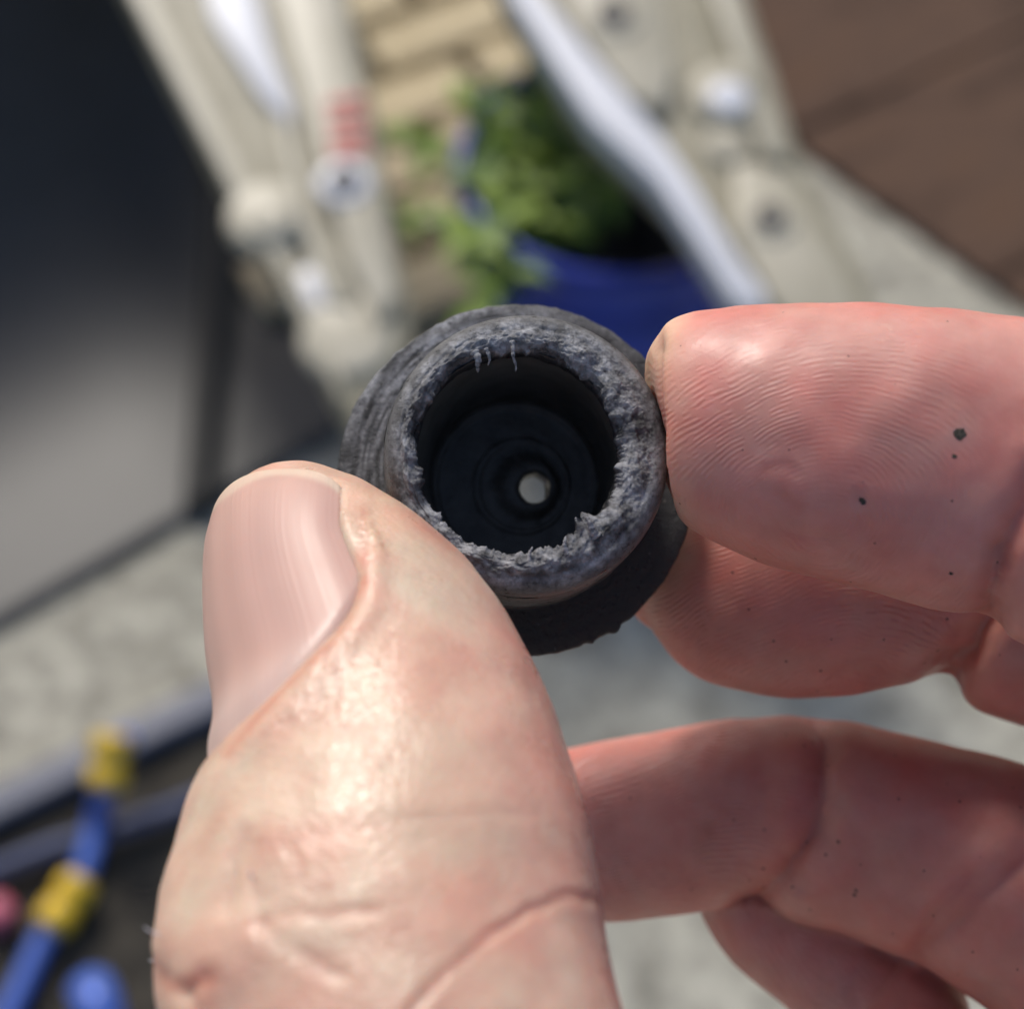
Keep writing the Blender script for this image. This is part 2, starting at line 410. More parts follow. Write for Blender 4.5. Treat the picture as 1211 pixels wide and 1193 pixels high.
# ------------------------------------------------------------------ cream frame standing upright, leaning back a little
def cream_frame():
    Z = (0, 0, 0.36)
    G1 = hit(425, 520, Z); G2 = hit(1035, 425, Z)
    ax = (G2 - G1) / np.linalg.norm(G2 - G1)
    back = np.cross(UP, ax); back = back if back[1] > 0 else -back
    lean = R(8); ay = back * math.cos(lean) + UP * math.sin(lean)
    nz = np.cross(ax, ay); nz = nz if np.dot(nz, cf) < 0 else -nz        # faces up
    org = (G1 + G2) / 2
    Mx = Matrix(((ax[0], ay[0], nz[0], org[0]), (ax[1], ay[1], nz[1], org[1]), (ax[2], ay[2], nz[2], org[2]), (0, 0, 0, 1)))
    root = empty('cream_frame'); root.matrix_world = Mx
    tag(root, 'cream moulded frame of two long rails with round bosses and dark holes', 'frame')
    def loc(x, y, lift=0.0):
        P = org + nz * lift; p = hit(x, y, P, nz) - org
        return np.array([np.dot(p, ax), np.dot(p, ay), np.dot(p, nz)])
    def plate(name, pts, zf, zb, mat, bev=0.003):
        L2 = [loc(x, y, zf) for x, y in pts]
        n = len(L2)
        V = [(p[0], p[1], zf) for p in L2] + [(p[0], p[1], zb) for p in L2]
        F = [list(range(n)), list(range(n, 2 * n))[::-1]] + [(i, (i + 1) % n, n + (i + 1) % n, n + i) for i in range(n)]
        me = mesh(name, V, F, True)
        bm = bmesh.new(); bm.from_mesh(me); bmesh.ops.recalc_face_normals(bm, faces=bm.faces[:])
        bmesh.ops.bevel(bm, geom=bm.edges[:], offset=bev, segments=3, affect='EDGES', profile=0.5)
        bm.to_mesh(me); bm.free()
        return link(name, me, mat, root)
    def boss(x, y, zf, r, h, mat=M_cream, hole=0.0, name='boss'):
        p = loc(x, y, zf)
        o = link(name, cyl_mesh(name, r, r * 0.9, h, 32, min(0.004, h * .4)), mat, root); o.location = (p[0], p[1], zf + h / 2 - 0.004)
        o.data.polygons.foreach_set('use_smooth', [True] * len(o.data.polygons))
        if hole:
            q = link('hole_shade_disc', cyl_mesh('hole_shade_disc', hole, hole, 0.004, 24), M_hole, o); q.location = (0, 0, h / 2 - 0.0005)  # solid dark disc on the boss paints the shade inside a hole
        return o
    # left rail: base plate with a raised rib, a channel wall coloured with skylight sheen and a broad flat top
    plate('rail', [(-60, -400), (300, -400), (412, -10), (440, 120), (462, 250), (482, 350), (492, 470), (425, 515), (385, 440), (340, 340), (268, 220), (150, -10)], 0.0, -0.045, M_cream_shade)
    plate('outer_lip', [(-45, -400), (-5, -400), (182, -10), (300, 215), (352, 322), (400, 438), (412, 470), (404, 474), (385, 436), (338, 336), (272, 222), (152, -10)], 0.010, 0.001, M_cream)
    plate('channel_wall', [(150, -400), (205, -400), (322, 60), (345, 120), (345, 150), (310, 112), (250, 20)], 0.012, 0.001, M_white)
    plate('flat_rib', [(225, -400), (292, -400), (404, -10), (430, 118), (448, 205), (470, 345), (448, 380), (410, 300), (372, 160), (325, -10)], 0.016, 0.001, M_cream)
    plate('web', [(325, 128), (345, 150), (372, 262), (410, 330), (420, 360), (385, 355), (350, 250)], 0.012, 0.001, M_cream)
    boss(318, 262, 0.0, 0.036, 0.016, name='boss')
    boss(322, 258, 0.012, 0.022, 0.010, name='boss')
    boss(412, 402, 0.0, 0.040, 0.012, hole=0.0)
    boss(385, 205, 0.034, 0.0, 0.0) if False else None
    boss(407, 216, 0.016, 0.024, 0.007, M_white, hole=0.013, name='screw_boss')
    boss(372, 345, 0.0, 0.022, 0.012, M_white)
    for k, (x0, y0) in enumerate([(407, 118), (409, 138), (411, 158), (412, 176)]):
        plate('red_stripe', [(x0 - 22, y0), (x0 + 22, y0 - 7), (x0 + 24, y0 + 5), (x0 - 20, y0 + 12)], 0.0180, 0.012, M_red, 0.0008)
    # right rail
    plate('rail', [(420, -400), (760, -400), (882, -10), (915, 90), (946, 190), (1010, 300), (1060, 430), (960, 445), (872, 350), (800, 235), (690, 130), (600, -10)], 0.0, -0.045, M_cream_shade)
    plate('channel_wall', [(428, -400), (470, -400), (640, -10), (718, 85), (782, 160), (826, 225), (870, 300), (905, 345), (905, 376), (866, 348), (820, 275), (778, 212), (700, 140), (660, 80), (604, -10)], 0.018, -0.012, M_white)  # blue-white skylight sheen coloured onto the inner wall
    plate('flat_rib', [(540, -400), (620, -400), (780, -10), (798, 80), (788, 130), (742, 112), (690, 40), (670, -10)], 0.014, 0.001, M_cream)
    plate('outer_lip', [(660, -400), (745, -400), (872, -10), (906, 90), (936, 190), (900, 180), (868, 60), (840, -10)], 0.012, 0.001, M_cream)
    plate('end_pad', [(868, 190), (930, 200), (990, 300), (1035, 425), (965, 430), (905, 340), (868, 270)], 0.012, 0.001, M_cream)
    boss(860, 118, 0.0, 0.036, 0.016)
    boss(862, 116, 0.012, 0.019, 0.008, M_white)
    boss(725, 20, 0.014, 0.028, 0.007, M_cream, hole=0.014, name='screw_boss')
    boss(910, 260, 0.012, 0.024, 0.007, M_cream, hole=0.012, name='screw_boss')
    boss(860, 172, 0.0, 0.022, 0.010)
    # cross member at the top, out of the picture, and foot at the bottom behind the hand
    plate('cross_member', [(180, -420), (760, -420), (742, -330), (205, -330)], 0.012, -0.03, M_cream)
    return org, ax, ay, nz
cream_frame()

# ------------------------------------------------------------------ blue pot with a leafy plant
def potted_plant():
    base = hit(730, 205, (0, 0, 0.27)); base[2] = 0.0
    root = empty('potted_plant', tuple(base)); tag(root, 'bright green leafy plant in a ribbed dark blue glazed pot', 'potted plant')
    prof = [(0.125, 0.0), (0.135, 0.01)]
    for k in range(60):
        h = 0.02 + 0.235 * k / 59; prof.append((0.136 + 0.034 * k / 59 + 0.008 * math.sin(k * 0.5), h))
    prof += [(0.180, 0.258), (0.184, 0.275), (0.178, 0.288), (0.168, 0.288), (0.165, 0.275), (0.158, 0.19), (0.0, 0.19)]
    V = []; F = []; seg = 96
    for (r, h) in prof:
        for k in range(seg): a = 2 * math.pi * k / seg; V.append((r * math.cos(a), r * math.sin(a), h))
    for i in range(len(prof) - 1):
        for k in range(seg): F.append((i * seg + k, i * seg + (k + 1) % seg, (i + 1) * seg + (k + 1) % seg, (i + 1) * seg + k))
    F.append(list(range(seg))[::-1])
    V = [(v[0] * 0.84, v[1] * 0.84, v[2]) for v in V]
    link('pot', mesh('pot', V, F), M_blue, root)
    V = [(0, 0, 0.205)]; F = []
    for j in range(1, 9):
        for k in range(48):
            a = 2 * math.pi * k / 48; V.append((0.135 * j / 8 * math.cos(a), 0.135 * j / 8 * math.sin(a), 0.205 + random.uniform(-.006, .006)))
    for k in range(48): F.append((0, 1 + k, 1 + (k + 1) % 48))
    for j in range(7):
        for k in range(48): F.append((1 + j * 48 + k, 1 + (j + 1) * 48 + k, 1 + (j + 1) * 48 + (k + 1) % 48, 1 + j * 48 + (k + 1) % 48))
    link('soil', mesh('soil', V, F), M_soil, root)
    # leaf: a folded, pointed blade
    def leaf_mesh(mt):
        V = []; F = []
        n = 8
        for i in range(n + 1):
            t = i / n; wd = 0.24 * math.sin(math.pi * t ** 0.8) * (1 - 0.25 * t) ; z = 0.22 * math.sin(t * 2.2) - 0.25 * t * t
            V += [(t, -wd, z + 0.25 * wd), (t, 0, z), (t, wd, z + 0.25 * wd)]
        for i in range(n):
            for q in (0, 1): F.append((i * 3 + q, (i + 1) * 3 + q, (i + 1) * 3 + q + 1, i * 3 + q + 1))
        me = mesh('leaf', V, F); me.materials.append(mt); return me
    lm = [leaf_mesh(M_leaf), leaf_mesh(M_leaf2)]
    for s in range(24):
        a = random.uniform(0, 2 * math.pi); rr = random.uniform(0.0, 0.05); lean = random.uniform(0.04, 0.15)
        cx, cy = (-0.095, -0.055) if s % 2 else (-0.075, 0.03)
        H = random.uniform(0.075, 0.115) if s % 2 else random.uniform(0.07, 0.10)
        p0 = np.array([cx + rr * math.cos(a), cy + rr * math.sin(a), 0.20])
        p2 = p0 + np.array([math.cos(a) * lean * 0.7, math.sin(a) * lean * 0.7, H])
        p1 = (p0 + p2) / 2 + np.array([0, 0, 0.03])
        S = spline([p0, p1, p2], 10)
        link('stem', tube_mesh('stem', S, 0.0025, 6), M_leaf2, root)
        for q in range(8):
            t = 0.3 + 0.7 * q / 10; i = min(int(t * 9), 8); p = S[i] + (S[i + 1] - S[i]) * (t * 9 - i)
            o = link('leaf', lm[0 if random.random() < 0.7 else 1], parent=root)
            sz = random.uniform(0.03, 0.055)
            o.location = p; o.scale = (sz, sz, sz)
            o.rotation_euler = (random.uniform(-.5, .5), random.uniform(-0.7, 0.5), random.uniform(0, 6.28))
potted_plant()

# ------------------------------------------------------------------ edging strip, hose and couplings at the lower left
def edging():
    a = hit(-260, 1092); b = hit(330, 800)
    ax = (b - a) / np.linalg.norm(b - a); ay = np.cross(UP, ax)
    me, Mx = box_mesh('edging_strip', (a + b) / 2 + UP * 0.014, ax, ay, UP, np.linalg.norm(b - a) / 2, 0.017, 0.012, 0.006, 3)
    o = link('edging_strip', me, M_edge); o.matrix_world = Mx
    tag(o, 'blue grey edging strip between the pale concrete and the dark soil', 'edging')
edging()
def hose():
    def gp(x, y, z=0.022): return hit(x, y, (0, 0, z))
    root = empty('garden_hose', tuple(gp(115, 960))); L0 = np.array(root.location)
    tag(root, 'blue hose with two yellow couplings lying on the dark soil', 'hose')
    path = [gp(300, 815, .075), gp(210, 850, .085), gp(150, 872, .085), gp(131, 890, .095), gp(122, 935, .07), gp(114, 970, .03), gp(104, 1015), gp(78, 1065), gp(46, 1120), gp(18, 1180), gp(-30, 1260), gp(-120, 1330), gp(-260, 1300)]
    path = path[2:]
    S = spline(path, 80) - L0
    link('hose_tube', tube_mesh('hose_tube', S, 0.0095), M_hose, root)
    for (p, q) in (((132, 868, .10), (125, 932, .075)), ((97, 1038, .03), (58, 1098, .026))):
        a = gp(*p) - L0; b = gp(*q) - L0
        c = [a + (b - a) * t for t in (0, .04, .1, .42, .46, .54, .58, .9, .96, 1)]
        link('coupling', tube_mesh('coupling', c, [.011, .015, .0165, .0165, .0135, .0135, .0165, .0165, .015, .011], 20), M_yel, root)
    r2 = empty('garden_hose', tuple(gp(120, 1190))); L1 = np.array(r2.location)
    tag(r2, 'thin navy hose lying along the soil under the blue hose', 'hose')
    S2 = spline([gp(270, 930), gp(190, 962), gp(120, 985), gp(40, 1010), gp(-60, 1060), gp(-120, 1150), gp(-140, 1260), gp(-120, 1400)], 90) - L1
    link('hose_tube', tube_mesh('hose_tube', S2, 0.009), M_navy, r2)
    r3 = empty('garden_hose', tuple(gp(118, 1190))); L2 = np.array(r3.location)
    tag(r3, 'short end of bright blue hose at the bottom edge of the soil', 'hose')
    link('hose_tube', tube_mesh('hose_tube', spline([gp(108, 1168, .02), gp(116, 1190, .03), gp(122, 1230), gp(110, 1320), gp(40, 1420)], 30) - L2, 0.019), M_hose, r3)
    a = gp(-14, 1070, .02); b = gp(8, 1092, .02)
    o = link('cap', tube_mesh('cap', [np.zeros(3), (b - a) * .1, (b - a) * .9, b - a], [.012, .015, .015, .012]), M_pink); o.location = a
    tag(o, 'small pink plastic cap lying on the soil at the left edge', 'cap')
hose()

# ------------------------------------------------------------------ the rubber bushing
BC = np.array([0.0, 0.0, 0.0])
rimC = mm(625, 533, 6.0); flC = mm(612, 565, -6.0)
bax = rimC - flC; bax /= np.linalg.norm(bax)
bx = np.cross(np.array([0, 1.0, 0]), bax); bx /= np.linalg.norm(bx); by = np.cross(bax, bx)
def bpt(x, y, z): return flC + x[..., None] * bx + y[..., None] * by + (z[..., None] + 0.0) * bax   # z=0 at the flange front
RIMZ = float(np.dot(rimC - flC, bax))
def bushing():
    root = None
    origin = to_world(flC[None])[0]
    def lathe(name, prof, seg, disp=None, wear=None, parent=None, mat=M_rub):
        P = np.array(prof, float); n = len(P)
        th = np.linspace(0, 2 * np.pi, seg, endpoint=False)
        r = P[:, 0][:, None] + 0 * th; z = P[:, 1][:, None] + 0 * th; T = 0 * r + th; I = np.arange(n)[:, None] + 0 * th
        if disp: r, z = disp(r, z, T, I)
        V = bpt(r * np.cos(T), r * np.sin(T), z)
        idx = np.arange(n * seg).reshape(n, seg); nx = np.roll(idx, -1, 1)
        F = np.stack([idx[:-1], nx[:-1], nx[1:], idx[1:]], -1).reshape(-1, 4)
        W = to_world(V.reshape(-1, 3)) - origin
        me = mesh(name, W, F)
        wv = wear(r, z, T) if wear else np.zeros_like(r)
        at = me.attributes.new('wear', 'FLOAT', 'POINT'); at.data.foreach_set('value', np.clip(wv, 0, 1).astype(np.float32).ravel())
        o = link(name, me, mat, parent)
        return o
    H = RIMZ
    # sleeve: outside wall up to the shoulder of the rim, inside wall down to the floor
    def cyl(r, z, T): return np.stack([r * np.cos(T), r * np.sin(T), z], -1)
    prof = [(8.0, -7.5), (8.3, -7.0), (8.6, -3.5)]
    prof += [(9.35, -0.4), (9.30, 0.6)]
    prof += [(9.30 - 0.02 * k / 20 + (0.10 if k in (6, 7, 8) else 0), 0.6 + (H - 2.6) * k / 20) for k in range(1, 21)]
    def d1(r, z, T, I):
        q = cyl(r, z, T); return r + 0.05 * fbm(q, 0.9, 3), z
    root = lathe('rubber_bushing', prof, 360, d1, lambda r, z, T: 0.20 + 0.25 * fbm(cyl(r, z * 3, T), 0.5, 5))
    root.location = origin
    tag(root, 'worn black rubber bushing with torn grey rim and small centre hole', 'bushing')
    # torn rim: rounded shoulder, rough grey land, ragged inner lip
    prof = []
    for k in range(26):
        a = k / 25 * math.pi / 2; prof.append((8.1 + 1.17 * math.cos(a), H - 2.05 + 1.75 * math.sin(a)))
    for k in range(1, 30): prof.append((8.1 - 1.5 * k / 29, H - 0.30 + 0.35 * math.sin(k / 29 * 3.0) - 0.25 * (k / 29) ** 2))
    for k in range(1, 14): prof.append((6.6 - 0.10 * k / 13, H - 0.55 - 1.6 * k / 13))
    nr = len(prof)
    def tuft(T, c, w_): d = (T - c + math.pi) % (2 * math.pi) - math.pi; return np.exp(-(d / w_) ** 2)
    def d2(r, z, T, I):
        q = cyl(8 + 0 * r, 0 * z, T)
        m1 = sstep(14, 34, I); lip = np.exp(-((I - 55) / 7.0) ** 2)
        n_hi = fbm(np.stack([np.cos(T) * 5.5, np.sin(T) * 5.5, r * 1.5 + z * 0.7], -1), 2.4, 11, 4, 0.58); n_lo = fbm(q, 0.55, 21, 3)
        rag = fbm(q, 1.5, 31, 4, 0.55)
        r2 = r - 0.62 * np.cos(T) * sstep(14, 50, I) + m1 * 0.045 * n_hi - lip * (0.16 * rag + 0.10 * np.maximum(rag, 0) + 0.10 * n_lo)
        z2 = z + m1 * (0.10 * n_hi + 0.25 * n_lo * sstep(20, 40, I))
        big = tuft(T, R(-52), 0.13) + 0.5 * tuft(T, R(-64), 0.05) + 0.45 * tuft(T, R(-85), 0.03) + 0.35 * tuft(T, R(-145), .05)
        r2 = r2 - lip * big * 0.75 * (1 + 0.35 * fbm(q, 2.2, 5)); z2 = z2 + lip * big * 0.35
        notch = tuft(T, R(125), 0.25) + 0.6 * tuft(T, R(70), 0.3)
        r2 = r2 + lip * notch * 0.45
        return r2, z2
    def w2(r, z, T):
        I = np.arange(r.shape[0])[:, None]
        return sstep(6, 24, I) * (0.62 + 0.55 * fbm(cyl(r, z, T), 0.7, 41, 4, 0.6)) * (1 - sstep(56, 64, I)) + 0.25 * (1 - sstep(6, 24, I))
    lathe('torn_rim', prof, 1100, d2, w2, root)
    # bore
    prof = [(6.72, H - 1.2)] + [(6.72 - 0.52 * k / 30 - (0.10 if k > 22 else 0), H - 1.2 - (H + 3.3) * k / 30) for k in range(1, 31)]
    lathe('bore', prof, 240, lambda r, z, T, I: (r - 0.62 * np.cos(T) * (1 - sstep(0, 18, I)) + 0.03 * fbm(cyl(r, z, T), 1.2, 3), z), lambda r, z, T: 0.34 + 0.1 * vnoise(np.stack([T * 2, z, 0 * r], -1), 1.0, 3), root, M_bore)
    # flange: scuffed disc
    prof = [(8.8, 0.35), (9.4, 0.05)] + [(9.4 + 2.6 * k / 24, 0.05 - 0.010 * math.sin(k * 0.8) * (k > 3)) for k in range(1, 25)]
    prof += [(12.5, -0.0), (12.68, -0.10), (12.72, -0.35), (12.66, -0.9), (12.4, -1.2), (11.5, -2.4), (8.4, -2.5)]
    def d3(r, z, T, I):
        q = cyl(r, z, T); e = sstep(18, 27, I) * (1 - sstep(30, 33, I))
        n = fbm(q, 1.6, 51, 4, 0.6)
        st = vnoise(np.stack([T * 5, r * 5, 0 * r], -1), 1.0, 77)
        r2 = r + e * (0.03 * n + 0.06 * np.minimum(fbm(cyl(12 + 0 * r, 0 * z, T), 0.5, 61), 0.3))
        big = tuft(T, R(-58), 0.03) * 0.30 + tuft(T, R(-66), 0.02) * 0.2 + tuft(T, R(-50), 0.05) * 0.12 + 0.08 * np.maximum(fbm(cyl(12 + 0 * r, 0 * z, T), 1.5, 66), 0)
        flat = tuft(T, R(128), 0.35) * -0.25
        return r2 + e * (big + flat), z + e * 0.02 * n + 0.014 * st * (I < 28) * (0.5 + 0.5 * np.cos(T - R(128)))
    def w3(r, z, T):
        top = 0.5 + 0.5 * np.cos(T - R(128)); st = vnoise(np.stack([T * 7, r * 6, 0 * r], -1), 1.0, 78)
        return np.clip(0.02 + top ** 3 * (0.45 + 0.7 * st), 0, 1)
    lathe('flange', prof, 720, d3, w3, root)
    # floor of the bore with an off-centre hole
    zf = -3.6; hc = np.array([1.45, -0.25]); hr = 1.10
    seg = 180; th = np.linspace(0, 2 * np.pi, seg, endpoint=False); V = []
    rings = [(0.0, dz) for dz in (-2.2, -1.5, -0.8, 0.1)]
    rings += [(t, None) for t in (0.03, 0.07, 0.12, 0.17, 0.21, 0.25, 0.30, 0.36, 0.40, 0.415, 0.43, 0.45, 0.47, 0.49, 0.53, 0.6, 0.68, 0.76, 0.84, 0.885, 0.90, 0.92, 0.94, 0.97, 1.0)]
    hts = [(0.0, 0.35), (0.03, 0.52), (0.12, 0.48), (0.17, 0.36), (0.25, 0.08), (0.30, 0.0), (0.40, 0.0), (0.415, 0.07), (0.45, 0.09), (0.47, 0.08), (0.49, 0.02), (0.53, 0.03), (0.84, 0.05), (0.885, 0.07), (0.90, 0.16), (0.94, 0.2), (1.0, 0.5)]
    for (t, dz) in rings:
        c = hc * (1 - t) ** 1.6; rad = hr + (6.2 - hr) * t
        z = zf + (dz if dz is not None else np.interp(t, [h_[0] for h_ in hts], [h_[1] for h_ in hts]))
        jit = 0.045 * vnoise(np.stack([np.cos(th) * 3, np.sin(th) * 3, 0 * th + t * 6], -1), 1.5, 9)
        V.append(bpt(c[0] + (rad + jit) * np.cos(th), c[1] + (rad + jit) * np.sin(th), z + jit))
    V = np.array(V); n = len(V); idx = np.arange(n * seg).reshape(n, seg); nx = np.roll(idx, -1, 1)
    F = np.stack([idx[:-1], nx[:-1], nx[1:], idx[1:]], -1).reshape(-1, 4)
    me = mesh('bore_floor', to_world(V.reshape(-1, 3)) - origin, F)
    at = me.attributes.new('wear', 'FLOAT', 'POINT'); at.data.foreach_set('value', np.full(n * seg, 0.62, np.float32))
    link('bore_floor', me, M_bore, root)
    # closing back plate ring behind the flange, leaving the hole open
    prof = [(8.0, -7.5), (7.2, -7.9), (2.6, -7.9), (2.5, -7.5), (2.5, -7.0)]
    lathe('back_face', prof, 120, None, None, root)
    # torn shreds hanging into the bore
    def shred(T0, r0, pts, rad):
        c = []
        for (dr, dz, dt) in pts:
            r = r0 + dr; t = R(T0) + dt; c.append(bpt(np.array([r * math.cos(t)]), np.array([r * math.sin(t)]), np.array([H + dz]))[0])
        S = spline(c, 16); Wp = to_world(S) - origin
        return tube_mesh('shred', Wp, [0.001 * rad * (1 - 0.75 * k / 15) * (1 + 0.25 * math.sin(k * 2.1)) for k in range(16)], 8)
    for a in ((98, 6.75, [(0.5, 0.0, 0), (0, 0.0, 0), (-0.5, -0.1, 0.01), (-1.1, -0.5, -0.01), (-1.35, -0.9, 0.0)], 0.17),
              (112, 6.7, [(0.5, 0.0, 0), (0.0, 0, 0), (-0.3, -0.1, 0.01), (-0.5, -0.4, 0.04)], 0.15),
              (118, 6.8, [(0.5, -0.1, 0), (0, 0, 0), (-0.3, -0.3, 0.03), (-0.6, -1.0, 0.05)], 0.30),
              (-70, 6.6, [(0.5, 0, 0), (0, 0.1, 0), (-0.35, 0.2, 0.02), (-0.6, 0.1, 0.05)], 0.20),
              (-52, 6.5, [(0.5, 0, 0), (0, 0.2, 0), (-0.5, 0.4, 0.03), (-0.9, 0.35, 0.03)], 0.38),
              (-90, 6.6, [(0.5, 0, 0), (0, 0.1, 0), (-0.25, 0.2, 0.02), (-0.4, 0.1, 0.03)], 0.15)):
        me = shred(*a)
        at = me.attributes.new('wear', 'FLOAT', 'POINT'); at.data.foreach_set('value', np.full(len(me.vertices), 0.95, np.float32))
        link('shred', me, M_rub, root)
    return root
bushing()

# ------------------------------------------------------------------ the hand
class Loft:
    """closed tapered limb through sections (centre, width vector, front and back half thickness)"""
    def __init__(s, secs, cap=3.0, nring=150, nseg=96, sup=2.15, start=1.0):
        C = []; E = []; TF = []; TB = []
        for q in secs:
            if q[0] == 'p':
                _, L, Rr, w, tf, tb = q
                wl, wr = w if isinstance(w, tuple) else (w, w)
                a = mm(L[0], L[1], wl); b = mm(Rr[0], Rr[1], wr)
                C.append((a + b) / 2); E.append((a - b) / 2)
            else:
                _, c, e, hw, tf, tb = q
                e = np.array(e, float); e /= np.linalg.norm(e)
                C.append(np.array(c, float)); E.append(e * hw)
            TF.append(tf); TB.append(tb)
        n = nring
        s.C = spline(C, n); s.E = spline(E, n)
        k = spline(np.array([TF, TB, [0] * len(TF)]).T, n); s.TF = k[:, 0]; s.TB = k[:, 1]
        T = np.gradient(s.C, axis=0); T /= np.linalg.norm(T, axis=1)[:, None]; s.T = T
        E2 = []; prev = np.array([0, 0, 1.0])
        for i in range(n):
            e = np.cross(s.E[i], T[i]); e /= np.linalg.norm(e)
            if np.dot(e, prev) < 0: e = -e
            prev = e; E2.append(e)
        s.E2 = np.array(E2)
        s.n = n; s.nseg = nseg
        th = np.linspace(0, 2 * np.pi, nseg, endpoint=False); s.th = th
        ct = np.sign(np.cos(th)) * np.abs(np.cos(th)) ** (2 / sup); st = np.sign(np.sin(th)) * np.abs(np.sin(th)) ** (2 / sup)
        rings = []; par = []
        K = 8
        for k in range(K, 0, -1):
            a = k / (K + 0.35) * math.pi / 2
            rings.append(s.ring(0, ct, st, math.cos(a)) - T[0] * cap * math.sin(a)); par.append(-k / K * 0.04)
        for i in range(n): rings.append(s.ring(i, ct, st)); par.append(i / (n - 1))
        s.P = np.array(rings); s.par = np.array(par)
    def ring(s, i, ct, st, f=1.0):
        d = np.where(st > 0, s.TF[i], s.TB[i]) * st
        return s.C[i] + f * (ct[:, None] * s.E[i] + d[:, None] * s.E2[i])
    def mesh_data(s, off=0):
        n, m = s.P.shape[:2]
        V = s.P.reshape(-1, 3); idx = np.arange(n * m).reshape(n, m) + off; nx = np.roll(idx, -1, 1)
        F = [tuple(f) for f in np.stack([idx[:-1], nx[:-1], nx[1:], idx[1:]], -1).reshape(-1, 4)]
        F.append(tuple(idx[0][::-1])); F.append(tuple(idx[-1]))
        return V, F

thumb = Loft([
    ('p', (298, 604), (398, 592), 0.0, 3.0, 3.2),
    ('p', (266, 624), (440, 598), 1.0, 5.0, 5.4),
    ('p', (250, 662), (490, 630), 3.0, 6.6, 7.0),
    ('p', (247, 712), (543, 668), 5.5, 7.6, 8.0),
    ('p', (252, 792), (597, 722), 8.2, 8.4, 8.6),
    ('p', (262, 872), (639, 795), 11.2, 9.0, 9.0),
    ('p', (246, 950), (667, 868), 14.2, 9.6, 9.4),
    ('p', (213, 1035), (690, 945), 17.2, 10.0, 9.8),
    ('p', (190, 1110), (707, 1025), 20.0, 10.2, 10.2),
    ('p', (188, 1170), (716, 1095), 22.2, 10.0, 10.4),
    ('p', (205, 1260), (738, 1200), 25.0, 9.6, 10.6),
    ('p', (245, 1420), (800, 1370), 29.0, 9.6, 11.0),
    ('p', (330, 1720), (980, 1640), 35.0, 11.0, 13.0),
    ('c', (10, -70, 40), (-0.85, -0.4, 0.1), 15, 12, 15),
    ('c', (24, -92, 40), (-0.8, -0.5, 0.1), 17, 13, 16),
    ('c', (36, -115, 36), (-0.9, -0.3, 0.1), 17, 13, 15)], cap=1.3)
index = Loft([
    ('p', (772, 412), (786, 540), 2.0, 3.9, 3.8),
    ('p', (786, 386), (800, 604), 2.0, 5.8, 5.6),
    ('p', (820, 371), (832, 634), 2.4, 7.0, 6.6),
    ('p', (880, 362), (892, 664), 3.0, 7.8, 7.2),
    ('p', (960, 359), (966, 686), 3.8, 8.2, 7.4),
    ('p', (1050, 361), (1045, 704), 4.6, 8.0, 7.6),
    ('p', (1120, 367), (1108, 718), 5.2, 7.4, 7.8),
    ('p', (1190, 375), (1165, 728), 5.6, 6.9, 8.0),
    ('p', (1270, 385), (1222, 768), 6.0, 7.4, 8.2),
    ('p', (1400, 410), (1340, 830), 6.5, 8.0, 8.6),
    ('c', (55, -5, 9), (0.35, 0.93, 0.1), 9.5, 8.4, 9.0),
    ('c', (62, -17, 15), (0.80, 0.5, 0.3), 9.5, 9.0, 9.4),
    ('c', (67, -36, 22), (0.9, 0.2, 0.35), 10.5, 11, 11),
    ('c', (66, -56, 24), (0.9, 0.1, 0.4), 11, 12, 12)], cap=1.1)
middle = Loft([
    ('p', (770, 640), (776, 742), -15.5, 3.4, 3.4),
    ('p', (797, 592), (805, 786), -15.0, 5.8, 5.4),
    ('p', (840, 562), (852, 811), -14.6, 6.8, 6.4),
    ('p', (910, 545), (928, 825), -14.2, 7.4, 7.0),
    ('p', (990, 540), (1003, 819), -13.6, 7.6, 7.2),
    ('p', (1070, 535), (1077, 804), -13.0, 7.0, 7.4),
    ('p', (1126, 533), (1122, 797), -12.6, 6.4, 7.6),
    ('p', (1176, 545), (1150, 838), -12.2, 6.8, 7.8),
    ('p', (1240, 560), (1205, 860), -12.0, 7.4, 8.0),
    ('c', (57, -13, -12), (0.3, 0.94, 0.1), 9.6, 8.2, 8.8),
    ('c', (65, -25, -7), (0.8, 0.55, 0.1), 9.6, 9, 9),
    ('c', (72, -48, 7), (0.93, 0.25, 0.2), 10.5, 11, 11),
    ('c', (69, -66, 10), (0.93, 0.1, 0.2), 11, 12, 12)], cap=2.2)
ring_f = Loft([
    ('p', (606, 935), (614, 1045), -25, 3.4, 3.4),
    ('p', (635, 900), (645, 1074), -24.5, 5.2, 5.2),
    ('p', (690, 881), (708, 1084), -24, 6.2, 6.4),
    ('p', (770, 866), (785, 1079), -23, 6.8, 6.8),
    ('p', (850, 851), (852, 1068), -21.6, 6.8, 7.0),
    ('p', (925, 846), (896, 1062), -20.4, 6.2, 7.2),
    ('p', (990, 851), (948, 1086), -19.2, 6.6, 7.4),
    ('p', (1065, 866), (1018, 1110), -17.8, 7.2, 7.6),
    ('p', (1135, 884), (1090, 1140), -16.4, 7.6, 8.0),
    ('p', (1215, 905), (1165, 1190), -15.0, 7.8, 8.2),
    ('p', (1310, 940), (1240, 1250), -13.5, 8.0, 8.4),
    ('c', (50, -33, -13), (0.55, 0.83, 0.1), 9.6, 8.6, 8.6),
    ('c', (60, -45, -10), (0.8, 0.6, 0.1), 9.8, 9, 9),
    ('c', (69, -64, -5), (0.93, 0.3, 0.1), 10, 11, 11),
    ('c', (66, -80, 0), (0.93, 0.1, 0.1), 11, 12, 12)], cap=2.0)
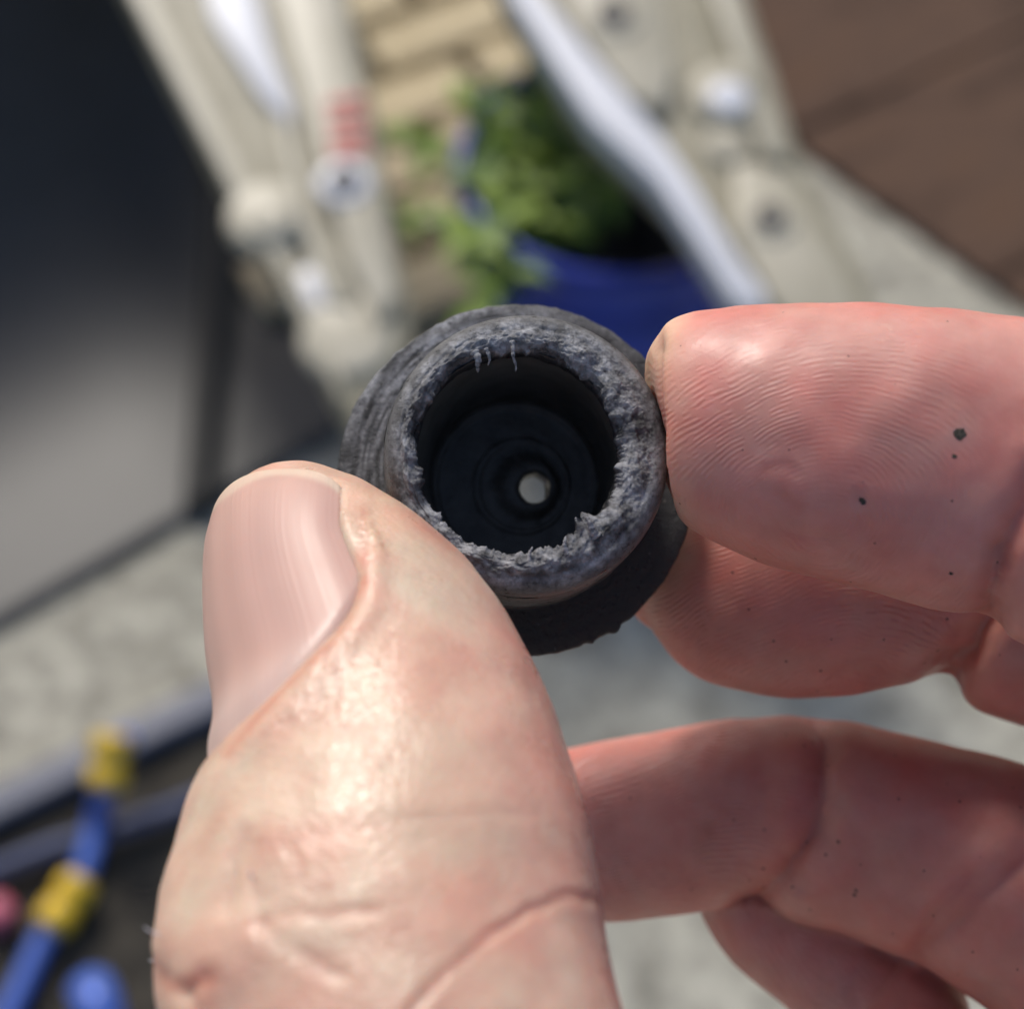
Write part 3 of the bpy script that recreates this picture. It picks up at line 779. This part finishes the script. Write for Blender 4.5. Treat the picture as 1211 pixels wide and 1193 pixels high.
pinky = Loft([
    ('p', (862, 1000), (822, 1050), -27, 3.0, 3.0),
    ('p', (900, 1005), (838, 1095), -26, 5.0, 5.0),
    ('p', (960, 1035), (870, 1140), -25, 5.8, 5.8),
    ('p', (1030, 1082), (925, 1188), -23.5, 6.0, 6.2),
    ('p', (1068, 1112), (968, 1228), -22.4, 5.7, 6.4),
    ('p', (1118, 1140), (1005, 1290), -20.0, 6.4, 6.6),
    ('p', (1150, 1200), (1030, 1370), -17.0, 6.8, 6.8),
    ('c', (38, -54, -13), (0.85, 0.5, 0.1), 7.6, 7.4, 7.4),
    ('c', (47, -68, -12), (0.85, 0.5, 0.1), 8.2, 8, 8),
    ('c', (60, -84, -12), (0.85, 0.5, 0.1), 9, 10, 10),
    ('c', (60, -98, -6), (0.9, 0.3, 0.1), 10, 11, 11)], cap=2.0)
palm = Loft([
    ('c', (70, -46, 12), (0.05, 0.55, 0.83), 20, 9, 10),
    ('c', (69, -60, 8), (0.05, 0.60, 0.80), 31, 11, 12),
    ('c', (65, -80, 8), (0.1, 0.55, 0.83), 36, 13, 14),
    ('c', (58, -100, 14), (-0.1, 0.45, 0.88), 36, 15, 15),
    ('c', (52, -122, 22), (-0.2, 0.3, 0.93), 32, 17, 17),
    ('c', (50, -145, 28), (-0.3, 0.2, 0.93), 28, 18, 18),
    ('c', (54, -172, 34), (-0.4, 0.2, 0.9), 27, 19, 19),
    ('c', (62, -215, 44), (-0.5, 0.2, 0.85), 31, 22, 22),
    ('c', (72, -270, 58), (-0.5, 0.2, 0.85), 38, 28, 28)], cap=4.0, nseg=72)
FINGERS = [thumb, index, middle, ring_f, pinky, palm]

def project(P):
    z = (FOCUS - P[:, 2]) / FOCUS / PXMM
    return 605.5 + P[:, 0] / z, 596.5 - P[:, 1] / z
def polydist(x, y, pts):
    d = np.full(len(x), 1e9)
    for (a, b) in zip(pts[:-1], pts[1:]):
        ax, ay = a; bx_, by_ = b; vx, vy = bx_ - ax, by_ - ay
        t = np.clip(((x - ax) * vx + (y - ay) * vy) / (vx * vx + vy * vy), 0, 1)
        d = np.minimum(d, np.hypot(x - ax - t * vx, y - ay - t * vy))
    return d
# thumbnail outline in (position along thumb, angle round it)
NAIL = dict(tc=R(41), th=R(55), s0=-0.01, s1=0.40)
def nail_base(a):              # a in -1..1 across the nail -> position of its proximal edge along the thumb
    return NAIL['s1'] - 0.115 * np.abs(a) ** 2.6
def nail_half(s):              # half angle: the plate keeps its width while the thumb narrows to the tip
    return NAIL['th'] + R(54) * np.clip((0.22 - s) / 0.22, 0, 1) ** 1.3
def nail_tip(a):
    return 0.090 + 0.075 * np.abs(a) ** 2.2

def hand():
    V = []; F = []; off = 0
    for f in FINGERS:
        v, ff = f.mesh_data(off); V.append(v); F += ff; off += len(v)
    V = np.concatenate(V)
    me = mesh('hand_raw', V * 0.01, F)                # decimetre-ish units so the voxel size is comfortable
    bm = bmesh.new(); bm.from_mesh(me); bmesh.ops.recalc_face_normals(bm, faces=bm.faces[:]); bm.to_mesh(me); bm.free()
    tmp = bpy.data.objects.new('tmp_hand', me); scene.collection.objects.link(tmp)
    rm = tmp.modifiers.new('r', 'REMESH'); rm.mode = 'VOXEL'; rm.voxel_size = 0.0034; rm.use_smooth_shade = True
    sm = tmp.modifiers.new('s', 'SMOOTH'); sm.factor = 0.5; sm.iterations = 20
    dg = bpy.context.evaluated_depsgraph_get()
    me2 = bpy.data.meshes.new_from_object(tmp.evaluated_get(dg))
    bpy.data.objects.remove(tmp); bpy.data.meshes.remove(me)
    n = len(me2.vertices); co = np.empty(n * 3, np.float32); me2.vertices.foreach_get('co', co)
    P = co.reshape(-1, 3).astype(float) * 100.0
    # which limb, and where on it
    kd = KDTree(sum(f.P.shape[0] * f.P.shape[1] for f in FINGERS)); lut = []
    q = 0
    for fi, f in enumerate(FINGERS):
        nn, m = f.P.shape[:2]
        for i in range(nn):
            for j in range(m):
                kd.insert(f.P[i, j], q); q += 1
        lut.append(np.stack([np.full(nn * m, fi), np.repeat(f.par, m), np.tile(f.th, nn)], -1))
    kd.balance(); lut = np.concatenate(lut)
    ids = np.fromiter((kd.find(p)[1] for p in P), int, n)
    fid = lut[ids, 0].astype(int); s = lut[ids, 1]; th = lut[ids, 2]
    allP = []; dS = []; dT = []                        # refine to a continuous position between the samples
    for f in FINGERS:
        dp = np.gradient(f.par)[:, None, None]
        allP.append(f.P.reshape(-1, 3)); dS.append((np.gradient(f.P, axis=0) / dp).reshape(-1, 3))
        dT.append(((np.roll(f.P, -1, 1) - np.roll(f.P, 1, 1)) / (4 * math.pi / f.nseg)).reshape(-1, 3))
    allP = np.concatenate(allP)[ids]; dS = np.concatenate(dS)[ids]; dT = np.concatenate(dT)[ids]
    dl = P - allP
    s = s + np.clip(np.einsum('ij,ij->i', dl, dS) / (np.einsum('ij,ij->i', dS, dS) + 1e-9), -0.01, 0.01)
    th = th + np.clip(np.einsum('ij,ij->i', dl, dT) / (np.einsum('ij,ij->i', dT, dT) + 1e-9), -0.05, 0.05)
    def normals(P):
        me2.vertices.foreach_set('co', (P * 0.01).astype(np.float32).ravel()); me2.update()
        nb = np.empty(n * 3, np.float32); me2.vertices.foreach_get('normal', nb); return nb.reshape(-1, 3).astype(float)
    Nn = normals(P)
    x, y = project(P)
    view = np.array([0, 0, FOCUS]) - P; view /= np.linalg.norm(view, axis=1)[:, None]
    face = np.einsum('ij,ij->i', Nn, view)
    D = np.zeros(n)
    # soft lumps
    D += 0.22 * vnoise(P, 0.11, 4) + 0.10 * vnoise(P, 0.35, 8) + 0.02 * vnoise(P, 0.9, 9)
    th0 = fid == 0
    front = sstep(-0.15, 0.2, face)
    jx = 5.0 * vnoise(P, 0.45, 91) + 2.5 * vnoise(P, 1.1, 92); jy = 5.0 * vnoise(P, 0.45, 93) + 2.5 * vnoise(P, 1.1, 94)
    brk = 0.75 + 0.5 * vnoise(P, 0.28, 95)
    def crease(mask, pts, width, depth, lip=0.3):
        d = polydist(x + jx, y + jy, pts)
        k = mask * front * np.clip(brk, 0.2, 1.3)
        nonlocal D
        D = D - k * depth * (0.55 * np.exp(-(d / (1.7 * width)) ** 2) + 0.3 * np.exp(-(d / (0.6 * width)) ** 2)) + k * depth * lip * 0.7 * np.exp(-((d - 3.2 * width) / (2.0 * width)) ** 2)
    T_ = th0
    crease(T_, [(730, 1066), (705, 1062), (670, 1058), (630, 1072), (585, 1098), (545, 1132), (505, 1170), (480, 1200)], 4, 0.28)
    crease(T_, [(300, 1092), (350, 1083), (400, 1076), (450, 1076)], 5, 0.13)
    crease(T_, [(300, 1000), (296, 1040), (310, 1090)], 5, 0.10)
    crease(T_, [(340, 1000), (350, 1030), (345, 1050)], 5, 0.15)
    crease(T_, [(330, 995), (400, 982), (470, 965), (560, 960), (640, 962)], 5, 0.08)
    crease(T_, [(310, 1100), (360, 1130), (400, 1150)], 6, 0.15)
    crease(T_, [(180, 1140), (205, 1165), (225, 1172), (250, 1158)], 7, 0.35)
    crease(T_, [(225, 1172), (240, 1200)], 6, 0.3)
    crease(T_, [(285, 985), (272, 1030), (262, 1070)], 7, 0.2)
    for k in range(9):
        x0 = 388 + k * 9 + random.uniform(-3, 3); y0 = 772 - k * 7
        crease(T_, [(x0 + 4, y0), (x0 - 6, y0 + 40), (x0 - 10, y0 + 70 + random.uniform(-15, 20))], 2.2, 0.07 + 0.05 * (k < 3))
    crease(T_, [(340, 850), (300, 885), (282, 915)], 4, 0.10)
    # bulged knuckle side
    D += T_ * 0.5 * np.exp(-(((x - 260) / 60) ** 2 + ((y - 1120) / 45) ** 2)) * front
    # index
    I_ = fid == 1
    crease(I_, [(1230, 560), (1205, 610), (1186, 655), (1172, 700), (1164, 735)], 11, 1.1)
    crease(I_, [(1240, 640), (1205, 690), (1185, 735)], 7, 0.25)
    crease(I_, [(905, 556), (930, 552), (942, 560)], 4, 0.10, 0.4)
    crease(I_, [(918, 585), (930, 598)], 4, 0.10, 0.4)
    crease(I_, [(1015, 588), (1020, 596)], 4, 0.25, 0.6)
    crease(I_, [(930, 630), (980, 640), (1030, 665), (1060, 690)], 4, 0.12)
    D += I_ * 0.25 * np.exp(-(((x - 1090) / 45) ** 2 + ((y - 725) / 14) ** 2))
    Md = fid == 2
    crease(Md, [(1105, 810), (1135, 780), (1165, 740), (1185, 700)], 11, 1.2)
    crease(Md, [(985, 805), (1010, 780), (1040, 745), (1060, 725)], 4, 0.16)
    Rg = fid == 3
    crease(Rg, [(965, 850), (972, 900), (970, 950), (950, 1005), (918, 1045), (892, 1070)], 12, 1.05)
    crease(Rg, [(1240, 1000), (1190, 1040), (1140, 1085), (1090, 1130)], 14, 0.7)
    crease(Rg, [(1150, 1040), (1110, 1085), (1085, 1115)], 6, 0.3)
    Pk = fid == 4
    crease(Pk, [(1070, 1110), (1045, 1150), (1015, 1195), (990, 1230)], 11, 0.7)
    # nail bed: sunk under the plate, skin folds proud round it
    a = (((th - NAIL['tc'] + math.pi) % (2 * math.pi)) - math.pi) / nail_half(s)
    sb = nail_base(np.clip(a, -1.3, 1.3))
    inside = th0 * sstep(1.06, 0.96, np.abs(a)) * sstep(0.012, -0.012, s - sb) * sstep(-0.02, 0.02, s - nail_tip(np.clip(a, -1.2, 1.2)))
    D -= 0.85 * inside
    edge = np.minimum(np.abs(np.abs(a) - 1.12) * 7.0, 9)
    fold_l = th0 * np.exp(-((np.abs(a) - 1.18) / 0.14) ** 2) * sstep(0.0, 0.10, s) * sstep(0.03, -0.03, s - sb)
    fold_p = th0 * (np.abs(a) < 1.25) * np.exp(-((s - sb - 0.034) / 0.026) ** 2)
    D += 0.10 * fold_l + 0.32 * fold_p
    P2 = P + Nn * D[:, None]
    # flesh gives way where it presses on the bushing
    rel = P2 - flC; z = rel @ bax; rx = rel @ bx; ry = rel @ by; rr = np.hypot(rx, ry)
    lim = np.where(z > 0.0, 9.42, np.where(z > -2.6, 12.7, 8.5))
    lim = np.where(z > RIMZ - 2.0, 8.0 + 1.4 * np.sqrt(np.clip(1 - ((z - RIMZ + 2.0) / 2.2) ** 2, 0, 1)), lim)
    ins = (rr < lim) & (z < RIMZ + 0.2) & (z > -9)
    flange_zone = (z <= 0.0) & (z > -2.6) & (rr > 9.5)
    push = np.where(ins, lim - rr, 0)
    push = np.where(flange_zone & ((fid == 0) | (fid == 1)), 0, push)
    P2 = P2 + ((rx / np.maximum(rr, 1e-6) * push)[:, None] * bx + (ry / np.maximum(rr, 1e-6) * push)[:, None] * by)
    Nn2 = normals(P2)
    # ---- attributes
    C = np.empty((n, 4)); C[:, 3] = 1
    dors = np.array([0.60, 0.415, 0.318]); palmc = np.array([0.55, 0.24, 0.202])
    w_th = (th0 | (fid == 5)).astype(float)
    base = palmc + w_th[:, None] * (dors - palmc)
    # thumb: redder towards the pad side
    padside = th0 * sstep(520, 700, x + 0.25 * (900 - y))
    base = base + padside[:, None] * (np.array([0.58, 0.32, 0.265]) - base) * 0.8
    yel = np.zeros(n)
    yel += th0 * 0.6 * np.exp(-(((x - 450) / 40) ** 2 + ((y - 600) / 45) ** 2))
    yel += th0 * 0.35 * np.exp(-(((x - 430) / 130) ** 2 + ((y - 960) / 150) ** 2))
    yel += I_ * 1.0 * sstep(815, 765, x + 0.25 * (y - 400)) * 1.0
    yel += I_ * 0.35 * np.exp(-((x - 800) / 22.0) ** 2)
    yel += Md * 0.9 * np.exp(-(((x - 800) / 30) ** 2 + ((y - 650) / 40) ** 2))
    base = base + np.clip(yel, 0, 1)[:, None] * (np.array([0.66, 0.45, 0.32]) - base)
    red = 0.5 + 0.5 * np.clip(fbm(P, 0.20, 15, 4, 0.6), -1, 1)
    base = base * (1 + (red[:, None] - 0.5) * np.array([0.04, -0.27, -0.27]))
    def redden(mask, pts, width, k):
        nonlocal base
        m_ = (mask * np.exp(-(polydist(x, y, pts) / width) ** 2) * k)[:, None]
        base = base * (1 + m_ * (np.array([0.86, 0.56, 0.52]) - 1))
    redden(T_, [(730, 1066), (670, 1058), (585, 1098), (505, 1170)], 8, 0.5)
    redden(T_, [(300, 1092), (350, 1083), (450, 1076)], 9, 0.4)
    redden(T_, [(180, 1140), (205, 1165), (250, 1158)], 12, 0.8)
    redden(T_, [(432, 690), (395, 765), (330, 825), (272, 895)], 7, 0.7)
    redden(T_, [(430, 600), (432, 690)], 5, 0.5)
    redden(I_, [(1230, 560), (1172, 700), (1164, 735)], 22, 0.6)
    redden(I_, [(905, 556), (930, 552), (928, 585), (942, 600)], 10, 0.35)
    redden(Rg, [(972, 900), (950, 1005), (892, 1070)], 20, 0.6)
    redden(Md, [(1105, 810), (1165, 740)], 20, 0.5)
    C[:, :3] = np.clip(base, 0.01, 0.9)
    px_, py_ = x, y
    ph = np.zeros(n); amp = np.zeros(n)
    warp = 1.6 * vnoise(P, 0.12, 44) + 0.30 * vnoise(P, 0.42, 45) + 0.10 * vnoise(P, 1.1, 46)
    def ridges(mask, core, sx, sy, ang, lim0, lim1, strength, wgt=1.0):
        c = mm(core[0], core[1], 0); s_ = (FOCUS - P[:, 2]) / FOCUS
        dx = P[:, 0] - c[0] * s_; dy = P[:, 1] - c[1] * s_
        ca, sa = math.cos(ang), math.sin(ang)
        e1 = (dx * ca + dy * sa) * sx; e2 = (-dx * sa + dy * ca) * sy
        d = np.sqrt(e1 ** 2 + e2 ** 2 + 0.05) + warp
        nonlocal ph, amp
        ph = np.where(mask, 2 * np.pi * d / 0.39, ph)
        amp = np.where(mask, strength * sstep(lim1, lim0, x), amp)
    ridges(I_, (985, 615), 0.85, 1.0, R(20), 1060, 1190, 0.20)
    amp = np.where(I_, amp * (0.25 + 0.75 * sstep(40, 130, np.hypot(x - 950, (y - 590) * 1.4))), amp)
    ridges(Md, (960, 930), 0.6, 1.0, R(18), 1080, 1160, 0.40)
    ridges(Rg, (760, 1140), 0.35, 1.0, R(12), 900, 990, 0.5)
    ridges(Pk, (960, 1120), 0.5, 1.0, R(-40), 1000, 1100, 0.2)
    tr = th0 * sstep(560, 640, x + 0.35 * (y - 760)) * 0.35
    c = mm(560, 760, 8); dx = P[:, 0] - c[0]; dy = P[:, 1] - c[1]
    ph = np.where(th0, 2 * np.pi * (dx * 0.9 + dy * 0.45 + warp) / 0.5, ph); amp = np.where(th0, tr * 0.0 + 0.0, amp)
    amp = amp * (fid != 5) * np.clip(0.65 + 0.6 * vnoise(P, 0.2, 61), 0.15, 1.1)
    dirt = np.where(fid == 0, 0.0, np.where(fid == 1, 0.09, np.where(fid == 2, 0.14, np.where(fid == 3, 0.13, 0.08))))
    specks = []
    for (sx_, sy_, sr_) in ((1137, 514, 0.36), (1128, 541, 0.15), (1019, 592, 0.26), (1128, 677, 0.13), (1180, 672, 0.11), (890, 666, 0.1)):
        k_ = np.argmin(np.where(I_ & (face > 0.1), np.hypot(x - sx_, y - sy_), 1e9)); specks.append((P2[k_], Nn2[k_], sr_))
    origin = to_world(np.array([[40.0, -110.0, 25.0]]))[0]
    W = to_world(P2) - origin
    me2.vertices.foreach_set('co', W.astype(np.float32).ravel()); me2.update()
    at = me2.attributes.new('skin', 'FLOAT_COLOR', 'POINT'); at.data.foreach_set('color', C.astype(np.float32).ravel())
    al = np.zeros(n); ac = np.zeros(n)
    for fi, f in enumerate(FINGERS):
        m_ = fid == fi; L_ = np.concatenate([[0], np.cumsum(np.linalg.norm(np.diff(f.C, axis=0), axis=1))])
        al = np.where(m_, np.interp(s, np.linspace(0, 1, f.n), L_), al); rad_ = np.interp(s, np.linspace(0, 1, f.n), np.linalg.norm(f.E, axis=1))
        rel_ = np.stack([np.interp(s, np.linspace(0, 1, f.n), f.E[:, k] / np.linalg.norm(f.E, axis=1)) for k in range(3)], -1)
        ac = np.where(m_, np.einsum('ij,ij->i', P, rel_), ac)
    for nm, arr in (('along', al), ('across', ac), ('ridge', ph), ('ridge_amp', amp), ('dirt', dirt), ('micro', np.where(th0 | (fid == 5), 1.0, 0.22))):
        at = me2.attributes.new(nm, 'FLOAT', 'POINT'); at.data.foreach_set('value', arr.astype(np.float32))
    me2.polygons.foreach_set('use_smooth', [True] * len(me2.polygons))
    me2.name = 'hand'; me2.materials.clear()
    o = link('hand', me2, M_skin); o.location = origin
    tag(o, 'right hand pinching the black rubber bushing between thumb and fingertips', 'hand')
    for (p_, n_, r_) in specks:
        bm = bmesh.new(); bmesh.ops.create_icosphere(bm, subdivisions=2, radius=0.001 * r_)
        for v in bm.verts:
            v.co *= 1 + random.uniform(-.3, .3); v.co.z *= 0.16
        ms = bpy.data.meshes.new('dirt_speck'); bm.to_mesh(ms); bm.free()
        d_ = link('dirt_speck', ms, M_soil, o); d_.location = to_world(p_[None])[0] - origin
        d_.rotation_euler = Vector(dir_world(n_[None])[0]).to_track_quat('Z', 'Y').to_euler()
    for (hx, hy, ex, ey) in ((192, 1104, -6, 10), (189, 1136, -5, 6), (300, 1035, 4, 9)):
        k_ = np.argmin(np.where(th0, np.hypot(x - hx, y - hy) + 30 * (P2[:, 2] < 16), 1e9)); p_ = P2[k_]
        q_ = [p_ - Nn2[k_] * 0.2, p_ + Nn2[k_] * 0.35, p_ + Nn2[k_] * 0.6 + np.array([ex * 0.03, ey * 0.03, 0.2])]
        ms = tube_mesh('fine_hair', to_world(spline(q_, 7)) - origin, [0.00006, 0.00006, 0.00006, 0.00005, 0.00005, 0.00004, 0.00002], 6)
        link('fine_hair', ms, M_white, o)
    print('hand verts', n)
    return o, origin

hand_o, hand_org = hand()

# thumbnail plate: a curved patch just under the level of the folds
def thumbnail():
    na, ns = 61, 81
    V = np.zeros((ns, na, 3)); COL = np.ones((ns, na, 4)); AC = np.zeros((ns, na))
    f = thumb; nr, nseg = f.P.shape[:2]
    Nn = np.zeros_like(f.P)
    du = np.roll(f.P, -1, 1) - np.roll(f.P, 1, 1); dv = np.gradient(f.P, axis=0)
    Nn = np.cross(du, dv); Nn /= np.linalg.norm(Nn, axis=2)[..., None] + 1e-12
    if np.dot(Nn[60, 24], f.E2[52]) < 0: Nn = -Nn
    def ev(A, s, th):
        ri = np.interp(s, f.par, np.arange(nr)); tj = (th / (2 * math.pi) * nseg) % nseg
        i0 = np.clip(np.floor(ri).astype(int), 0, nr - 2); t = ri - i0; j0 = np.floor(tj).astype(int) % nseg; u = tj - np.floor(tj); j1 = (j0 + 1) % nseg
        return (1 - t) * (1 - u) * A[i0, j0] + t * (1 - u) * A[i0 + 1, j0] + (1 - t) * u * A[i0, j1] + t * u * A[i0 + 1, j1]
    for i in range(ns):
        for j in range(na):
            a = -1.04 + 2.08 * j / (na - 1)
            tip = float(nail_tip(a))
            t = i / (ns - 1)
            s = tip + (nail_base(a) + 0.012 - tip) * t
            th = NAIL['tc'] + a * float(nail_half(s))
            p = ev(f.P, s, th); nv = ev(Nn, s, th); nv /= np.linalg.norm(nv)
            off = -0.20 - 0.55 * sstep(0.88, 1.04, abs(a)) - 0.55 * sstep(0.90, 1.0, t) + 0.10 * sstep(0.10, 0.0, t)
            V[i, j] = p + nv * off; AC[i, j] = a * 9
            pink = np.array([0.52, 0.315, 0.262]); pale = np.array([0.60, 0.45, 0.35]); lun = np.array([0.57, 0.41, 0.36])
            k_tip = float(sstep(0.13, 0.05, t - 0.02 * math.sin(a * 9)))
            k_l = float(sstep(0.70, 0.92, t - 0.10 * abs(a + 0.1)))
            c = pink + (pale - pink) * k_tip; c = c + (lun - c) * k_l * 0.8
            c = c * (1 + 0.03 * math.sin(a * 19 + 1.0 + 0.6 * math.sin(t * 5)) * (1 - k_tip))
            COL[i, j, :3] = c
    # smooth the patch
    for _ in range(12):
        V[1:-1, 1:-1] = V[1:-1, 1:-1] * 0.4 + 0.15 * (V[:-2, 1:-1] + V[2:, 1:-1] + V[1:-1, :-2] + V[1:-1, 2:])
    idx = np.arange(ns * na).reshape(ns, na)
    F = np.stack([idx[:-1, :-1], idx[:-1, 1:], idx[1:, 1:], idx[1:, :-1]], -1).reshape(-1, 4)
    me = mesh('fingernail', to_world(V.reshape(-1, 3)) - hand_org, F)
    at = me.attributes.new('skin', 'FLOAT_COLOR', 'POINT'); at.data.foreach_set('color', COL.astype(np.float32).ravel())
    at = me.attributes.new('across', 'FLOAT', 'POINT'); at.data.foreach_set('value', AC.astype(np.float32).ravel())
    o = link('fingernail', me, M_nail, hand_o)
    nn = me.polygons[len(me.polygons) // 2].normal
    outward = dir_world(np.array([[-0.6, 0.4, 0.6]]))[0]
    if np.dot(np.array(nn), outward) < 0: me.flip_normals()
    md = o.modifiers.new('thick', 'SOLIDIFY'); md.thickness = 0.0004; md.offset = -1
    x, y = project(V.reshape(-1, 3)); print('nail px', x.min(), x.max(), y.min(), y.max())
thumbnail()
